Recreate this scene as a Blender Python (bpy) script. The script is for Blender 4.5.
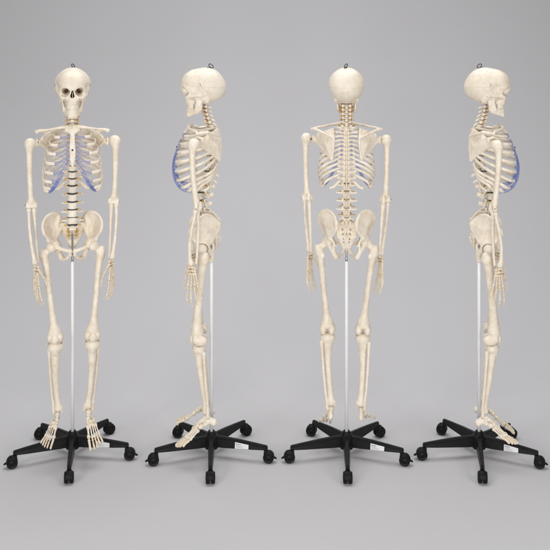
import bpy, math, random
import numpy as np
from mathutils import Vector, Matrix, Euler

random.seed(4)
for o in list(bpy.data.objects):
    bpy.data.objects.remove(o)
C = bpy.context.scene
COL = C.collection
PI = math.pi
R = math.radians

# ------------------------------------------------------------------ camera
CD, CH, PX = 4.2, 1.85, 216.0          # distance, height, photo pixels per metre at the row of stands
HORIZON = 455.5 - PX * CH              # photo row of the horizon
cam_d = bpy.data.cameras.new('camera')
cam = bpy.data.objects.new('camera', cam_d)
COL.objects.link(cam)
cam.location = (0, -CD, CH)
cam.rotation_euler = (R(90), 0, 0)
cam_d.sensor_width = 36
cam_d.lens = 36 * CD / (550 / PX)
cam_d.shift_y = (HORIZON - 275) / 550
cam_d.clip_end = 100
C.camera = cam

# ------------------------------------------------------------------ world and studio lamps
W = bpy.data.worlds.new('World')
C.world = W
W.use_nodes = True
W.node_tree.nodes['Background'].inputs[0].default_value = (1.0, 0.985, 0.985, 1)
W.node_tree.nodes['Background'].inputs[1].default_value = 0.17

def area(name, loc, target, size, power, col=(1, 1, 1), size_y=None):
    l = bpy.data.lights.new(name, 'AREA')
    l.shape = 'RECTANGLE'
    l.size = size
    l.size_y = size_y or size
    l.energy = power
    l.color = col
    o = bpy.data.objects.new(name, l)
    COL.objects.link(o)
    o.location = loc
    o.rotation_euler = (Vector(target) - Vector(loc)).to_track_quat('-Z', 'Y').to_euler()
    return o

area('softbox', (-2.9, -3.6, 2.7), (-0.2, 0, 1.1), 1.3, 54, (1, .985, .965), 1.8)
area('softbox', (3.1, -3.6, 2.6), (0.3, 0, 1.1), 1.3, 44, (1, .985, .965), 1.8)
area('overhead_softbox', (0, 0.7, 4.2), (0, 1.0, 0), 4.5, 118, (.985, .985, 1), 2.6)
area('front_softbox', (0, -5.2, 1.0), (0, 0, .75), 2.4, 108, (1, .99, .98), 1.3)

C.view_settings.view_transform = 'Standard'
C.view_settings.look = 'None'
C.view_settings.exposure = 0.10
C.view_settings.gamma = 1.0
C.render.resolution_x = C.render.resolution_y = 1024
C.render.engine = 'CYCLES'

# ------------------------------------------------------------------ materials
def mat(name, base, rough=.5, var=None, scale=20, bump=0, bscale=200, metal=0, spec=.5, sss=0, coat=0, fine=None):
    m = bpy.data.materials.new(name)
    m.use_nodes = True
    nt = m.node_tree
    b = nt.nodes['Principled BSDF']
    b.inputs['Base Color'].default_value = (*base, 1)
    b.inputs['Roughness'].default_value = rough
    b.inputs['Metallic'].default_value = metal
    b.inputs['Specular IOR Level'].default_value = spec
    if coat:
        b.inputs['Coat Weight'].default_value = coat
        b.inputs['Coat Roughness'].default_value = .2
    if sss:
        b.inputs['Subsurface Weight'].default_value = sss
        b.inputs['Subsurface Radius'].default_value = (.006, .004, .002)
        b.inputs['Subsurface Scale'].default_value = 1
    tc = nt.nodes.new('ShaderNodeTexCoord')
    if var:
        n = nt.nodes.new('ShaderNodeTexNoise')
        n.inputs['Scale'].default_value = scale
        n.inputs['Detail'].default_value = 6
        n.inputs['Roughness'].default_value = .62
        nt.links.new(tc.outputs['Object'], n.inputs['Vector'])
        r = nt.nodes.new('ShaderNodeValToRGB')
        r.color_ramp.elements[0].position = .33
        r.color_ramp.elements[1].position = .62
        r.color_ramp.elements[0].color = (*var, 1)
        r.color_ramp.elements[1].color = (*base, 1)
        nt.links.new(n.outputs['Fac'], r.inputs['Fac'])
        out = r.outputs['Color']
        if fine:
            n2 = nt.nodes.new('ShaderNodeTexNoise')
            n2.inputs['Scale'].default_value = fine[0]
            n2.inputs['Detail'].default_value = 4
            nt.links.new(tc.outputs['Object'], n2.inputs['Vector'])
            r2 = nt.nodes.new('ShaderNodeValToRGB')
            r2.color_ramp.elements[0].position = .30
            r2.color_ramp.elements[1].position = .46
            r2.color_ramp.elements[0].color = (*fine[1], 1)
            r2.color_ramp.elements[1].color = (1, 1, 1, 1)
            nt.links.new(n2.outputs['Fac'], r2.inputs['Fac'])
            mx = nt.nodes.new('ShaderNodeMixRGB')
            mx.blend_type = 'MULTIPLY'
            mx.inputs[0].default_value = 1
            nt.links.new(out, mx.inputs[1])
            nt.links.new(r2.outputs['Color'], mx.inputs[2])
            out = mx.outputs[0]
        nt.links.new(out, b.inputs['Base Color'])
        mr = nt.nodes.new('ShaderNodeMapRange')
        mr.inputs['To Min'].default_value = rough + .12
        mr.inputs['To Max'].default_value = rough - .08
        nt.links.new(n.outputs['Fac'], mr.inputs['Value'])
        nt.links.new(mr.outputs[0], b.inputs['Roughness'])
    if bump:
        n = nt.nodes.new('ShaderNodeTexNoise')
        n.inputs['Scale'].default_value = bscale
        n.inputs['Detail'].default_value = 5
        nt.links.new(tc.outputs['Object'], n.inputs['Vector'])
        bp = nt.nodes.new('ShaderNodeBump')
        bp.inputs['Strength'].default_value = bump
        bp.inputs['Distance'].default_value = .004
        nt.links.new(n.outputs['Fac'], bp.inputs['Height'])
        nt.links.new(bp.outputs[0], b.inputs['Normal'])
    return m

BONE_A, BONE_B = (.86, .79, .68), (.76, .66, .52)
bone = mat('bone_plastic', BONE_A, .42, BONE_B, 26, .25, 120, fine=(90, (.93, .88, .80)))
skull_m = mat('skull_plastic', (.82, .745, .635), .45, (.75, .655, .53), 12, .2, 90, fine=(48, (.95, .91, .84)))
small_bone = mat('hand_bone_plastic', (.83, .745, .60), .45, (.70, .55, .37), 60, .3, 150)
joint_tan = mat('joint_resin', (.50, .33, .17), .5, (.30, .17, .08), 60)
tooth_m = mat('tooth_plastic', (.83, .78, .66), .3, (.70, .60, .44), 120)
disc_m = mat('disc_rubber', (.035, .045, .055), .5, (.02, .025, .03), 50)
disc_g = mat('disc_pale', (.30, .28, .25), .5, (.16, .12, .09), 60)
nerve_m = mat('nerve_yellow', (.74, .50, .14), .4, (.55, .30, .06), 80)
artery_m = mat('artery_red', (.34, .07, .035), .4, (.2, .04, .02), 80)
steel = mat('steel', (.55, .55, .56), .28, (.4, .4, .41), 60, metal=1)
dark_steel = mat('dark_steel', (.09, .085, .08), .4, (.05, .05, .05), 60, metal=.6)
black_p = mat('black_plastic', (.006, .006, .0065), .36, (.004, .004, .0045), 30, .3, 420, spec=.22)
wheel_p = mat('wheel_plastic', (.005, .005, .005), .42, (.0035, .0035, .0035), 40, .2, 200, spec=.22)
white_p = mat('white_enamel', (.88, .88, .89), .45, (.85, .85, .86), 8)
paper = mat('sticker_paper', (.78, .78, .80), .5, (.72, .72, .74), 90)
ink = mat('sticker_ink', (.03, .03, .05), .6, (.05, .05, .07), 90)
hole_m = mat('skull_cavity_brown', (.17, .105, .06), .6, (.05, .03, .02), 90)
backdrop_m = mat('backdrop_paper', (.570, .564, .575), .85, (.562, .556, .567), 1.2, .05, 60, spec=.15)

def seam(m):
    nt = m.node_tree
    b = nt.nodes['Principled BSDF']
    src = b.inputs['Base Color'].links[0].from_socket
    tc = nt.nodes.new('ShaderNodeTexCoord')
    sx = nt.nodes.new('ShaderNodeSeparateXYZ')
    nt.links.new(tc.outputs['Object'], sx.inputs[0])
    def M(op, a, b_):
        n = nt.nodes.new('ShaderNodeMath'); n.operation = op
        for i, v in enumerate((a, b_)):
            if hasattr(v, 'links'): nt.links.new(v, n.inputs[i])
            else: n.inputs[i].default_value = v
        return n.outputs[0]
    line = M('ABSOLUTE', M('SUBTRACT', M('MULTIPLY_ADD', sx.outputs['Y'], -.06), sx.outputs['Z']), 0)
    # MULTIPLY_ADD adds its third input
    for n in nt.nodes:
        if n.type == 'MATH' and n.operation == 'MULTIPLY_ADD': n.inputs[2].default_value = 1.707
    on = M('MULTIPLY', M('LESS_THAN', line, .0007), M('GREATER_THAN', sx.outputs['Y'], -.10))
    n = nt.nodes.new('ShaderNodeTexNoise'); n.inputs['Scale'].default_value = 30
    nt.links.new(tc.outputs['Object'], n.inputs['Vector'])
    # wandering sutures: the contour lines of a noise
    n2 = nt.nodes.new('ShaderNodeTexNoise'); n2.inputs['Scale'].default_value = 6.5; n2.inputs['Detail'].default_value = 7; n2.inputs['Roughness'].default_value = .55
    nt.links.new(tc.outputs['Object'], n2.inputs['Vector'])
    sut = M('LESS_THAN', M('ABSOLUTE', M('SUBTRACT', n2.outputs['Fac'], .5), 0), .0035)
    up = M('GREATER_THAN', sx.outputs['Y'], -.085)
    mk = M('MINIMUM', M('ADD', M('MULTIPLY', on, .32), M('MULTIPLY', M('MULTIPLY', sut, up), .30)), .6)
    mx = nt.nodes.new('ShaderNodeMixRGB')
    nt.links.new(mk, mx.inputs[0]); nt.links.new(src, mx.inputs[1]); mx.inputs[2].default_value = (.36, .22, .11, 1)
    nt.links.new(mx.outputs[0], b.inputs['Base Color'])
seam(skull_m)

# translucent blue cartilage
cart_m = bpy.data.materials.new('cartilage_blue')
cart_m.use_nodes = True
nt = cart_m.node_tree
pb = nt.nodes['Principled BSDF']
pb.inputs['Base Color'].default_value = (.22, .30, .66, 1)
pb.inputs['Roughness'].default_value = .25
tr = nt.nodes.new('ShaderNodeBsdfTransparent')
tr.inputs[0].default_value = (.925, .93, .975, 1)
lw = nt.nodes.new('ShaderNodeLayerWeight')
lw.inputs['Blend'].default_value = .45
ra = nt.nodes.new('ShaderNodeMapRange')
ra.inputs['To Min'].default_value = .03
ra.inputs['To Max'].default_value = .72
mx = nt.nodes.new('ShaderNodeMixShader')
nt.links.new(lw.outputs['Facing'], ra.inputs['Value'])
nt.links.new(ra.outputs[0], mx.inputs[0])
nt.links.new(tr.outputs[0], mx.inputs[1])
nt.links.new(pb.outputs[0], mx.inputs[2])
nt.links.new(mx.outputs[0], nt.nodes['Material Output'].inputs[0])

# ------------------------------------------------------------------ object helpers
def tag(o, label=None, cat=None, group=None, kind=None):
    if label: o['label'] = label
    if cat: o['category'] = cat
    if group: o['group'] = group
    if kind: o['kind'] = kind
    return o

def empty(name, loc=(0, 0, 0), parent=None):
    o = bpy.data.objects.new(name, None)
    o.empty_display_size = .1
    o.location = loc
    COL.objects.link(o)
    if parent: o.parent = parent
    return o

def link(name, me, parent=None, mtx=None):
    o = bpy.data.objects.new(name, me)
    COL.objects.link(o)
    if parent: o.parent = parent
    if mtx is not None: o.matrix_local = mtx
    return o

def kids(o):
    return [c for c in bpy.data.objects if c.parent == o]

def copy_tree(o, parent=None):
    c = o.copy()
    COL.objects.link(c)
    c.parent = parent
    for ch in kids(o):
        copy_tree(ch, c)
    return c

def mesh_from(verts, faces, mats, fmat=None, smooth=True, name='bone'):
    """verts in (x, forward, z); written out as Blender (x, -forward, z)"""
    v = np.array(verts, dtype=np.float64)
    v[:, 1] *= -1
    me = bpy.data.meshes.new(name)
    me.from_pydata(v.tolist(), [], [tuple(f) for f in (faces.tolist() if hasattr(faces, 'tolist') else faces)])
    for m in (mats if isinstance(mats, (list, tuple)) else [mats]):
        me.materials.append(m)
    if fmat is not None:
        me.polygons.foreach_set('material_index', np.array(fmat, dtype=np.int32))
    if smooth:
        me.polygons.foreach_set('use_smooth', np.ones(len(me.polygons), dtype=bool))
    me.update()
    return me

# ------------------------------------------------------------------ implicit surface modeller (numpy surface nets)
def smin(a, b, k):
    if k <= 0: return np.minimum(a, b)
    h = np.maximum(k - np.abs(a - b), 0) / k
    return np.minimum(a, b) - h * h * k * .25

def A3(p): return np.array(p, dtype=np.float32)

class SDF:
    def __init__(s, h=.002, noise=0.0, nscale=60):
        s.ops = []; s.h = h; s.noise = noise; s.ns = nscale
    def _add(s, fn, lo, hi, k, neg):
        s.ops.append((fn, np.minimum(lo, hi), np.maximum(lo, hi), k, neg)); return s
    def cap(s, a, b, ra, rb=None, k=.004, sc=None, neg=False):
        a, b = A3(a), A3(b); rb = ra if rb is None else rb
        S = A3(sc if sc else (1, 1, 1)); m = float(S.min())
        def fn(X, Y, Z):
            p = [X / S[0] - a[0] / S[0], Y / S[1] - a[1] / S[1], Z / S[2] - a[2] / S[2]]
            d = (b - a) / S; L = max(float(d @ d), 1e-12)
            t = np.clip((p[0] * d[0] + p[1] * d[1] + p[2] * d[2]) / L, 0, 1)
            q = np.sqrt((p[0] - t * d[0]) ** 2 + (p[1] - t * d[1]) ** 2 + (p[2] - t * d[2]) ** 2)
            return (q - (ra + (rb - ra) * t)) * m
        r = max(ra, rb) * S
        return s._add(fn, np.minimum(a, b) - r, np.maximum(a, b) + r, k, neg)
    def path(s, pts, rad, k=.004, sc=None, neg=False):
        if not hasattr(rad, '__len__'): rad = [rad] * len(pts)
        n0 = len(s.ops)
        for i in range(len(pts) - 1):
            s.cap(pts[i], pts[i + 1], rad[i], rad[i + 1], k, sc, neg)
        return s.fuse(n0, k, neg)
    def fuse(s, n0, k, neg=False):
        new = s.ops[n0:]; del s.ops[n0:]
        fns = [o[0] for o in new]
        def fn(X, Y, Z):
            d = fns[0](X, Y, Z)
            for f in fns[1:]: d = np.minimum(d, f(X, Y, Z))
            return d
        return s._add(fn, np.min([o[1] for o in new], axis=0), np.max([o[2] for o in new], axis=0), k, neg)
    def fan(s, tris, th, k=.004):
        n0 = len(s.ops)
        for t in tris: s.tri(*t, th)
        return s.fuse(n0, k)
    def ell(s, c, r, k=.004, rot=None, neg=False):
        c, r = A3(c), A3(r)
        M = np.array(Euler([R(v) for v in rot]).to_matrix().transposed(), dtype=np.float32) if rot else None
        def fn(X, Y, Z):
            X, Y, Z = X - c[0], Y - c[1], Z - c[2]
            if M is not None:
                X, Y, Z = (M[i, 0] * X + M[i, 1] * Y + M[i, 2] * Z for i in range(3))
            k0 = np.sqrt((X / r[0]) ** 2 + (Y / r[1]) ** 2 + (Z / r[2]) ** 2)
            k1 = np.sqrt((X / r[0] ** 2) ** 2 + (Y / r[1] ** 2) ** 2 + (Z / r[2] ** 2) ** 2) + 1e-9
            return k0 * (k0 - 1) / k1
        e = r if rot is None else np.full(3, r.max())
        return s._add(fn, c - e, c + e, k, neg)
    def cyl(s, c, rx, rf, hz, rnd=.002, waist=0., k=.004):
        c = A3(c)
        def fn(X, Y, Z):
            X, Y, Z = X - c[0], Y - c[1], Z - c[2]
            w = 1 - waist * np.clip(1 - (Z / hz) ** 2, 0, 1)
            q = (np.sqrt((X / (rx * w)) ** 2 + (Y / (rf * w)) ** 2) - 1) * min(rx, rf) + rnd
            z = np.abs(Z) - hz + rnd
            return np.minimum(np.maximum(q, z), 0) + np.sqrt(np.maximum(q, 0) ** 2 + np.maximum(z, 0) ** 2) - rnd
        e = A3((rx, rf, hz))
        return s._add(fn, c - e, c + e, k, False)
    def box(s, c, hs, rnd=.002, rot=None, k=.003, neg=False):
        c = A3(c)
        M = np.array(Euler([R(v) for v in rot]).to_matrix().transposed(), dtype=np.float32) if rot else None
        def fn(X, Y, Z):
            X, Y, Z = X - c[0], Y - c[1], Z - c[2]
            if M is not None:
                X, Y, Z = (M[i, 0] * X + M[i, 1] * Y + M[i, 2] * Z for i in range(3))
            q = [np.abs(v) - (hh - rnd) for v, hh in zip((X, Y, Z), hs)]
            return np.sqrt(sum(np.maximum(v, 0) ** 2 for v in q)) + np.minimum(np.maximum(q[0], np.maximum(q[1], q[2])), 0) - rnd
        e = A3(hs) if rot is None else np.full(3, float(np.linalg.norm(hs)), dtype=np.float32)
        return s._add(fn, c - e, c + e, k, neg)
    def tri(s, a, b, c, th, k=.004, neg=False):
        a, b, c = A3(a), A3(b), A3(c)
        n = np.cross(b - a, c - a); n = n / np.linalg.norm(n)
        def fn(X, Y, Z):
            P = (X, Y, Z)
            def seg(u, v):
                d = v - u; L = float(d @ d)
                w = [P[i] - u[i] for i in range(3)]
                t = np.clip((w[0] * d[0] + w[1] * d[1] + w[2] * d[2]) / L, 0, 1)
                return sum((w[i] - t * d[i]) ** 2 for i in range(3))
            def side(u, v):
                e = np.cross(n, v - u)
                return sum((P[i] - u[i]) * e[i] for i in range(3)) >= 0
            ins = side(a, b) & side(b, c) & side(c, a)
            pl = sum((P[i] - a[i]) * n[i] for i in range(3)) ** 2
            ed = np.minimum(seg(a, b), np.minimum(seg(b, c), seg(c, a)))
            return np.sqrt(np.where(ins, pl, ed)) - th
        lo = np.minimum(a, np.minimum(b, c)) - th; hi = np.maximum(a, np.maximum(b, c)) + th
        return s._add(fn, lo, hi, k, neg)
    def mesh(s, mats, smooth=1, name='bone', matfn=None):
        h = s.h
        pos = [o for o in s.ops if not o[4]]
        lo = np.min([o[1] for o in pos], axis=0) - 3.5 * h
        hi = np.max([o[2] for o in pos], axis=0) + 3.5 * h
        n = np.ceil((hi - lo) / h).astype(int) + 1
        vol = np.full(n, 1.0, dtype=np.float32)
        ax = [lo[i] + h * np.arange(n[i], dtype=np.float32) for i in range(3)]
        for fn, l, u, k, neg in s.ops:
            pad = k + 3 * h
            i0 = np.clip(np.floor((l - pad - lo) / h).astype(int), 0, n)
            i1 = np.clip(np.ceil((u + pad - lo) / h).astype(int) + 1, 0, n)
            if np.any(i1 <= i0): continue
            sl = tuple(slice(i0[i], i1[i]) for i in range(3))
            X, Y, Z = np.meshgrid(*[ax[i][sl[i]] for i in range(3)], indexing='ij', sparse=True)
            d = fn(X, Y, Z).astype(np.float32)
            v = vol[sl]
            vol[sl] = -smin(-v, d, k) if neg else smin(v, d, k)
        if s.noise:
            X, Y, Z = np.meshgrid(*ax, indexing='ij', sparse=True); q = s.ns
            vol += s.noise * (np.sin(X * q * 1.1 + 1.3 * np.sin(Z * q * .7)) * np.sin(Y * q * 1.3 + .5) + .6 * np.sin(Z * q * 1.9 + 2 * np.sin(X * q)) * np.sin(Y * q * 2.3))
        vol[0], vol[-1] = 1, 1; vol[:, 0], vol[:, -1] = 1, 1; vol[:, :, 0], vol[:, :, -1] = 1, 1
        V, F = nets(vol)
        if smooth:
            E = np.concatenate([F[:, [0, 1]], F[:, [1, 2]], F[:, [2, 3]], F[:, [3, 0]]])
            E = np.concatenate([E, E[:, ::-1]])
            cnt = np.bincount(E[:, 0], minlength=len(V))[:, None]
            for _ in range(smooth):
                acc = np.stack([np.bincount(E[:, 0], weights=V[E[:, 1], j], minlength=len(V)) for j in range(3)], 1)
                V = V * .4 + .6 * acc / np.maximum(cnt, 1)
        V = V * h + lo
        fm = matfn(V[F].mean(1)) if matfn else None
        return mesh_from(V, F, mats, fm, name=name)

def nets(vol):
    ins = vol < 0
    n = np.array(vol.shape) - 1
    c = np.zeros(n, dtype=np.int8)
    for i in (0, 1):
        for j in (0, 1):
            for k in (0, 1):
                c += ins[i:i + n[0], j:j + n[1], k:k + n[2]]
    act = (c > 0) & (c < 8)
    I = np.argwhere(act)
    idx = np.full(n, -1, dtype=np.int64)
    idx[act] = np.arange(len(I))
    corner = [(i, j, k) for i in (0, 1) for j in (0, 1) for k in (0, 1)]
    val = {q: vol[I[:, 0] + q[0], I[:, 1] + q[1], I[:, 2] + q[2]].astype(np.float64) for q in corner}
    acc = np.zeros((len(I), 3)); cnt = np.zeros(len(I))
    for q in corner:
        for a in range(3):
            if q[a]: continue
            r = list(q); r[a] = 1; r = tuple(r)
            v0, v1 = val[q], val[r]
            m = (v0 < 0) != (v1 < 0)
            t = np.where(m, v0 / np.where(m, v0 - v1, 1), 0)
            for b in range(3):
                acc[:, b] += np.where(m, q[b] + (t if a == b else 0), 0)
            cnt += m
    V = I + acc / cnt[:, None]
    faces = []
    for a in range(3):
        b, d = (a + 1) % 3, (a + 2) % 3
        s0 = [slice(0, -1) if i == a else slice(1, -1) for i in range(3)]
        s1 = [slice(1, None) if i == a else slice(1, -1) for i in range(3)]
        A, B = ins[tuple(s0)], ins[tuple(s1)]
        J = np.argwhere(A != B)
        if not len(J): continue
        fl = A[J[:, 0], J[:, 1], J[:, 2]]
        J = J.copy()
        for i in range(3):
            if i != a: J[:, i] += 1
        def cell(ob, od):
            K = J.copy(); K[:, b] -= ob; K[:, d] -= od
            return idx[K[:, 0], K[:, 1], K[:, 2]]
        q = np.stack([cell(1, 1), cell(0, 1), cell(0, 0), cell(1, 0)], 1)
        q[~fl] = q[~fl][:, ::-1]
        faces.append(q)
    F = np.concatenate(faces)
    return V, F[:, ::-1]        # reversed because forward is negated on output

# ------------------------------------------------------------------ swept tubes
def catmull(pts, n):
    P = [np.array(p, float) for p in pts]
    P = [2 * P[0] - P[1]] + P + [2 * P[-1] - P[-2]]
    out = []
    for i in range(1, len(P) - 2):
        for j in range(n):
            t = j / n
            out.append(.5 * ((2 * P[i]) + (-P[i - 1] + P[i + 1]) * t + (2 * P[i - 1] - 5 * P[i] + 4 * P[i + 1] - P[i + 2]) * t * t + (-P[i - 1] + 3 * P[i] - 3 * P[i + 1] + P[i + 2]) * t ** 3))
    out.append(P[-2])
    return out

def sweep(pts, w, hgt, up=(0, 0, 1), seg=12):
    """tube with an elliptical section: w(t) half width across, hgt(t) half height along 'up'"""
    P = np.array(pts); n = len(P); V = []; F = []
    T = np.gradient(P, axis=0); T /= np.linalg.norm(T, axis=1)[:, None]
    U0 = np.array(up, float)
    for i in range(n):
        t = i / (n - 1)
        u = U0 - T[i] * (U0 @ T[i]); u /= np.linalg.norm(u)
        s = np.cross(T[i], u)
        ww = w(t) if callable(w) else w; hh = hgt(t) if callable(hgt) else hgt
        for j in range(seg):
            a = 2 * PI * j / seg
            V.append(P[i] + s * math.cos(a) * ww + u * math.sin(a) * hh)
    for i in range(n - 1):
        for j in range(seg):
            k = (j + 1) % seg
            F.append((i * seg + j, (i + 1) * seg + j, (i + 1) * seg + k, i * seg + k))
    V.append(P[0] - T[0] * min(.001, .001)); V.append(P[-1] + T[-1] * .001)
    a, b = len(V) - 2, len(V) - 1
    for j in range(seg):
        k = (j + 1) % seg
        F.append((a, j, k)); F.append((b, (n - 1) * seg + k, (n - 1) * seg + j))
    return V, F

def join(parts):
    V = []; F = []; M = []
    for p in parts:
        v, f = p[0], p[1]; m = p[2] if len(p) > 2 else 0
        o = len(V); V += list(v); F += [tuple(i + o for i in q) for q in f]; M += [m] * len(f)
    return V, F, M

def tube(pts, r, seg=10, n=6):
    return sweep(catmull(pts, n), r, r, up=(.13, .21, 1) if abs(np.array(pts[-1])[2] - np.array(pts[0])[2]) < .8 * np.linalg.norm(np.array(pts[-1], float) - np.array(pts[0], float)) else (0.2, 1, .1), seg=seg)

def lathe(prof, c=(0, 0, 0), axis='z', seg=28):
    V = []; F = []
    for r, z in prof:
        for j in range(seg):
            a = 2 * PI * j / seg
            p = (r * math.cos(a), r * math.sin(a), z)
            if axis == 'x': p = (p[2], p[0], p[1])
            if axis == 'y': p = (p[0], p[2], p[1])
            V.append((p[0] + c[0], p[1] + c[1], p[2] + c[2]))
    for i in range(len(prof) - 1):
        for j in range(seg):
            k = (j + 1) % seg
            F.append((i * seg + j, i * seg + k, (i + 1) * seg + k, (i + 1) * seg + j))
    F.append(tuple(range(seg))[::-1]); F.append(tuple((len(prof) - 1) * seg + j for j in range(seg)))
    return V, F

def part(name, vf, m, parent, smooth=True, fix=True):
    V, F = vf[0], vf[1]
    me = mesh_from(V, F, m, vf[2] if len(vf) > 2 else None, smooth)
    if fix:
        import bmesh
        bm = bmesh.new(); bm.from_mesh(me)
        bmesh.ops.recalc_face_normals(bm, faces=bm.faces)
        bm.to_mesh(me); bm.free()
    return link(name, me, parent)

def mir(p): return (-p[0], p[1], p[2])

def mirror_mesh(me):
    m2 = me.copy()
    n = len(m2.vertices); a = np.empty(n * 3, dtype=np.float32)
    m2.vertices.foreach_get('co', a); a = a.reshape(-1, 3); a[:, 0] *= -1
    m2.vertices.foreach_set('co', a.ravel())
    m2.flip_normals(); m2.update()
    return m2

# ================================================================== backdrop
def sweep_backdrop():
    V = []; F = []
    prof = [(-9.0, 0.0)]
    r, y0 = 3.6, 0.9
    prof.append((y0 - .01, 0))
    for i in range(1, 49):
        a = PI / 2 * i / 48
        prof.append((y0 + r * math.sin(a), r * (1 - math.cos(a))))
    prof.append((y0 + r, 9))
    me = bpy.data.meshes.new('backdrop')
    vs = []
    for y, z in prof:
        vs += [(-12, y, z), (12, y, z)]
    fs = [(2 * i, 2 * i + 1, 2 * i + 3, 2 * i + 2) for i in range(len(prof) - 1)]
    me.from_pydata(vs, [], fs)
    me.materials.append(backdrop_m)
    me.polygons.foreach_set('use_smooth', [True] * len(me.polygons))
    o = link('floor', me)
    tag(o, kind='structure')
sweep_backdrop()

# ================================================================== skeleton
SPINE = [(101, .038), (110, .036), (120, .026), (128, .012), (140, .006), (155, .009), (168, .017), (178, .028), (190, .044), (203, .057), (214, .062), (224.5, .048), (232, .030)]
def spF(y): return float(np.interp(y, [a for a, b in SPINE], [b for a, b in SPINE]))
def Zy(y, F=0.): return CH - (y - HORIZON) / PX * (CD - F) / CD
def sp(y): return np.array((0, spF(y), Zy(y, spF(y))))

skel = empty('skeleton')

# ---------------------------------------------------------------- skull
def build_skull():
    s = SDF(.0017, .00035, 70)
    s.ell((0, .040, 1.712), (.072, .097, .0815))
    s.ell((0, .014, 1.720), (.079, .060, .066), k=.03)
    s.ell((0, .081, 1.727), (.061, .054, .052), k=.02)
    s.ell((0, -.011, 1.698), (.062, .054, .043), k=.03)
    s.ell((0, .035, 1.668), (.056, .05, .026), k=.02)
    s.ell((0, .045, 1.650), (.044, .028, .022), k=.01)
    for x in (-1, 1):
        s.ell((x * .087, .088, 1.694), (.032, .034, .032), k=.014, neg=True)
        s.path([(x * .052, .104, 1.694), (x * .040, .120, 1.709), (x * .020, .129, 1.708), (0, .130, 1.703)], [.006, .0065, .008, .008], k=.010)
        s.path([(x * .052, .103, 1.697), (x * .0545, .098, 1.683), (x * .050, .101, 1.668)], [.0055, .0048, .007], k=.006)
        s.path([(x * .052, .096, 1.668), (x * .044, .110, 1.661), (x * .030, .118, 1.662)], [.008, .0095, .007], k=.008)
        s.path([(x * .054, .092, 1.667), (x * .064, .066, 1.668), (x * .064, .040, 1.671)], [.005, .0036, .005], k=.006, sc=(.8, 1, 1.5))
        s.cap((x * .022, .116, 1.655), (x * .013, .122, 1.690), .008, .005, k=.008)
        s.ell((x * .050, .022, 1.652), (.011, .015, .019), k=.010)
    s.ell((0, .078, 1.674), (.036, .040, .026), k=.010)
    s.ell((0, .099, 1.650), (.028, .023, .022), k=.010)
    s.path([(-.025, .080, 1.636), (-.022, .094, 1.635), (-.012, .109, 1.635), (.012, .109, 1.635), (.022, .094, 1.635), (.025, .080, 1.636)], [.006, .0065, .007, .007, .0065, .006], k=.006, sc=(1, 1, 1.4))
    s.cap((0, .131, 1.706), (0, .139, 1.692), .007, .0045, k=.007)
    for x in (-1, 1):
        s.ell((x * .0318, .122, 1.688), (.0208, .026, .0188), k=.004, neg=True)
        s.ell((x * .0280, .096, 1.690), (.0150, .034, .0135), k=.006, neg=True)
        s.cap((x * .0235, .09, 1.6985), (x * .017, .045, 1.700), .0036, .0030, k=.001, neg=True, sc=(1.5, 1, 1))
        s.cap((x * .033, .10, 1.684), (x * .026, .050, 1.686), .0028, .0024, k=.001, neg=True, sc=(1.9, 1, 1))
        s.tri((x * .018, .072, 1.655), (x * .030, .052, 1.655), (x * .032, .058, 1.622), .0028, k=.006)
        s.ell((x * .070, .034, 1.664), (.010, .004, .004), k=.002, neg=True)
        s.ell((x * .030, .125, 1.657), (.002, .012, .002), k=.001, neg=True)
    n0 = len(s.ops)
    for z, r in ((1.690, .0042), (1.684, .0056), (1.677, .0072), (1.669, .0090)):
        s.cap((0, .155, z), (0, .060, z), r, r, neg=True)
    s.fuse(n0, .002, True)
    s.ell((0, .035, 1.635), (.014, .017, .016), k=.003, neg=True)
    s.box((0, .088, 1.672), (.0014, .022, .016), .001)
    # deep faces of the nasal cavity and the orbits take the brown material
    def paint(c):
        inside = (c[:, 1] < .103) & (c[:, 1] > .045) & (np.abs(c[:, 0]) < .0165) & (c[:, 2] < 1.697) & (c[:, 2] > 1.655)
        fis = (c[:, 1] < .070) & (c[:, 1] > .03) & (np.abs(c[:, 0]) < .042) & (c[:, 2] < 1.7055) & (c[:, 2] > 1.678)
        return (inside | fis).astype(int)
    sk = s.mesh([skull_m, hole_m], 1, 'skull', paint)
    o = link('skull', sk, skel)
    # jaw
    s = SDF(.0016, .0003, 80)
    pts = [(0, .107, 1.590), (.012, .105, 1.590), (.023, .092, 1.592), (.033, .073, 1.598), (.039, .055, 1.606)]
    pts = [tuple(p) for p in catmull(pts, 4)]
    rj = [float(v) for v in np.interp(np.linspace(0, 4, len(pts)), range(5), [.0068, .0066, .0060, .0056, .0060])]
    for x in (-1, 1):
        s.path([(x * p[0], p[1], p[2]) for p in pts], rj, k=.009, sc=(1, 1, 2.9))
        s.path([(x * .006, .110, 1.577), (x * .014, .107, 1.577)], .006, k=.008)
        a, b, c, d = (x * .0400, .046, 1.604), (x * .0390, .072, 1.602), (x * .0475, .043, 1.658), (x * .0465, .066, 1.658)
        s.fan([(a, b, c), (b, d, c)], .0034, k=.012)
        s.cap((x * .0475, .040, 1.655), (x * .049, .037, 1.667), .0045, .0052)
        s.cap((x * .0465, .068, 1.650), (x * .046, .074, 1.670), .0045, .0028)
        s.ell((x * .048, .056, 1.668), (.01, .0085, .012), k=.003, neg=True)
    s.ell((.016, .116, 1.594), (.0022, .006, .0022), k=.001, neg=True)
    s.ell((-.016, .116, 1.594), (.0012, .006, .0012), k=.001, neg=True)
    j = link('mandible', s.mesh(skull_m, 1, 'mandible'), o)
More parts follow.
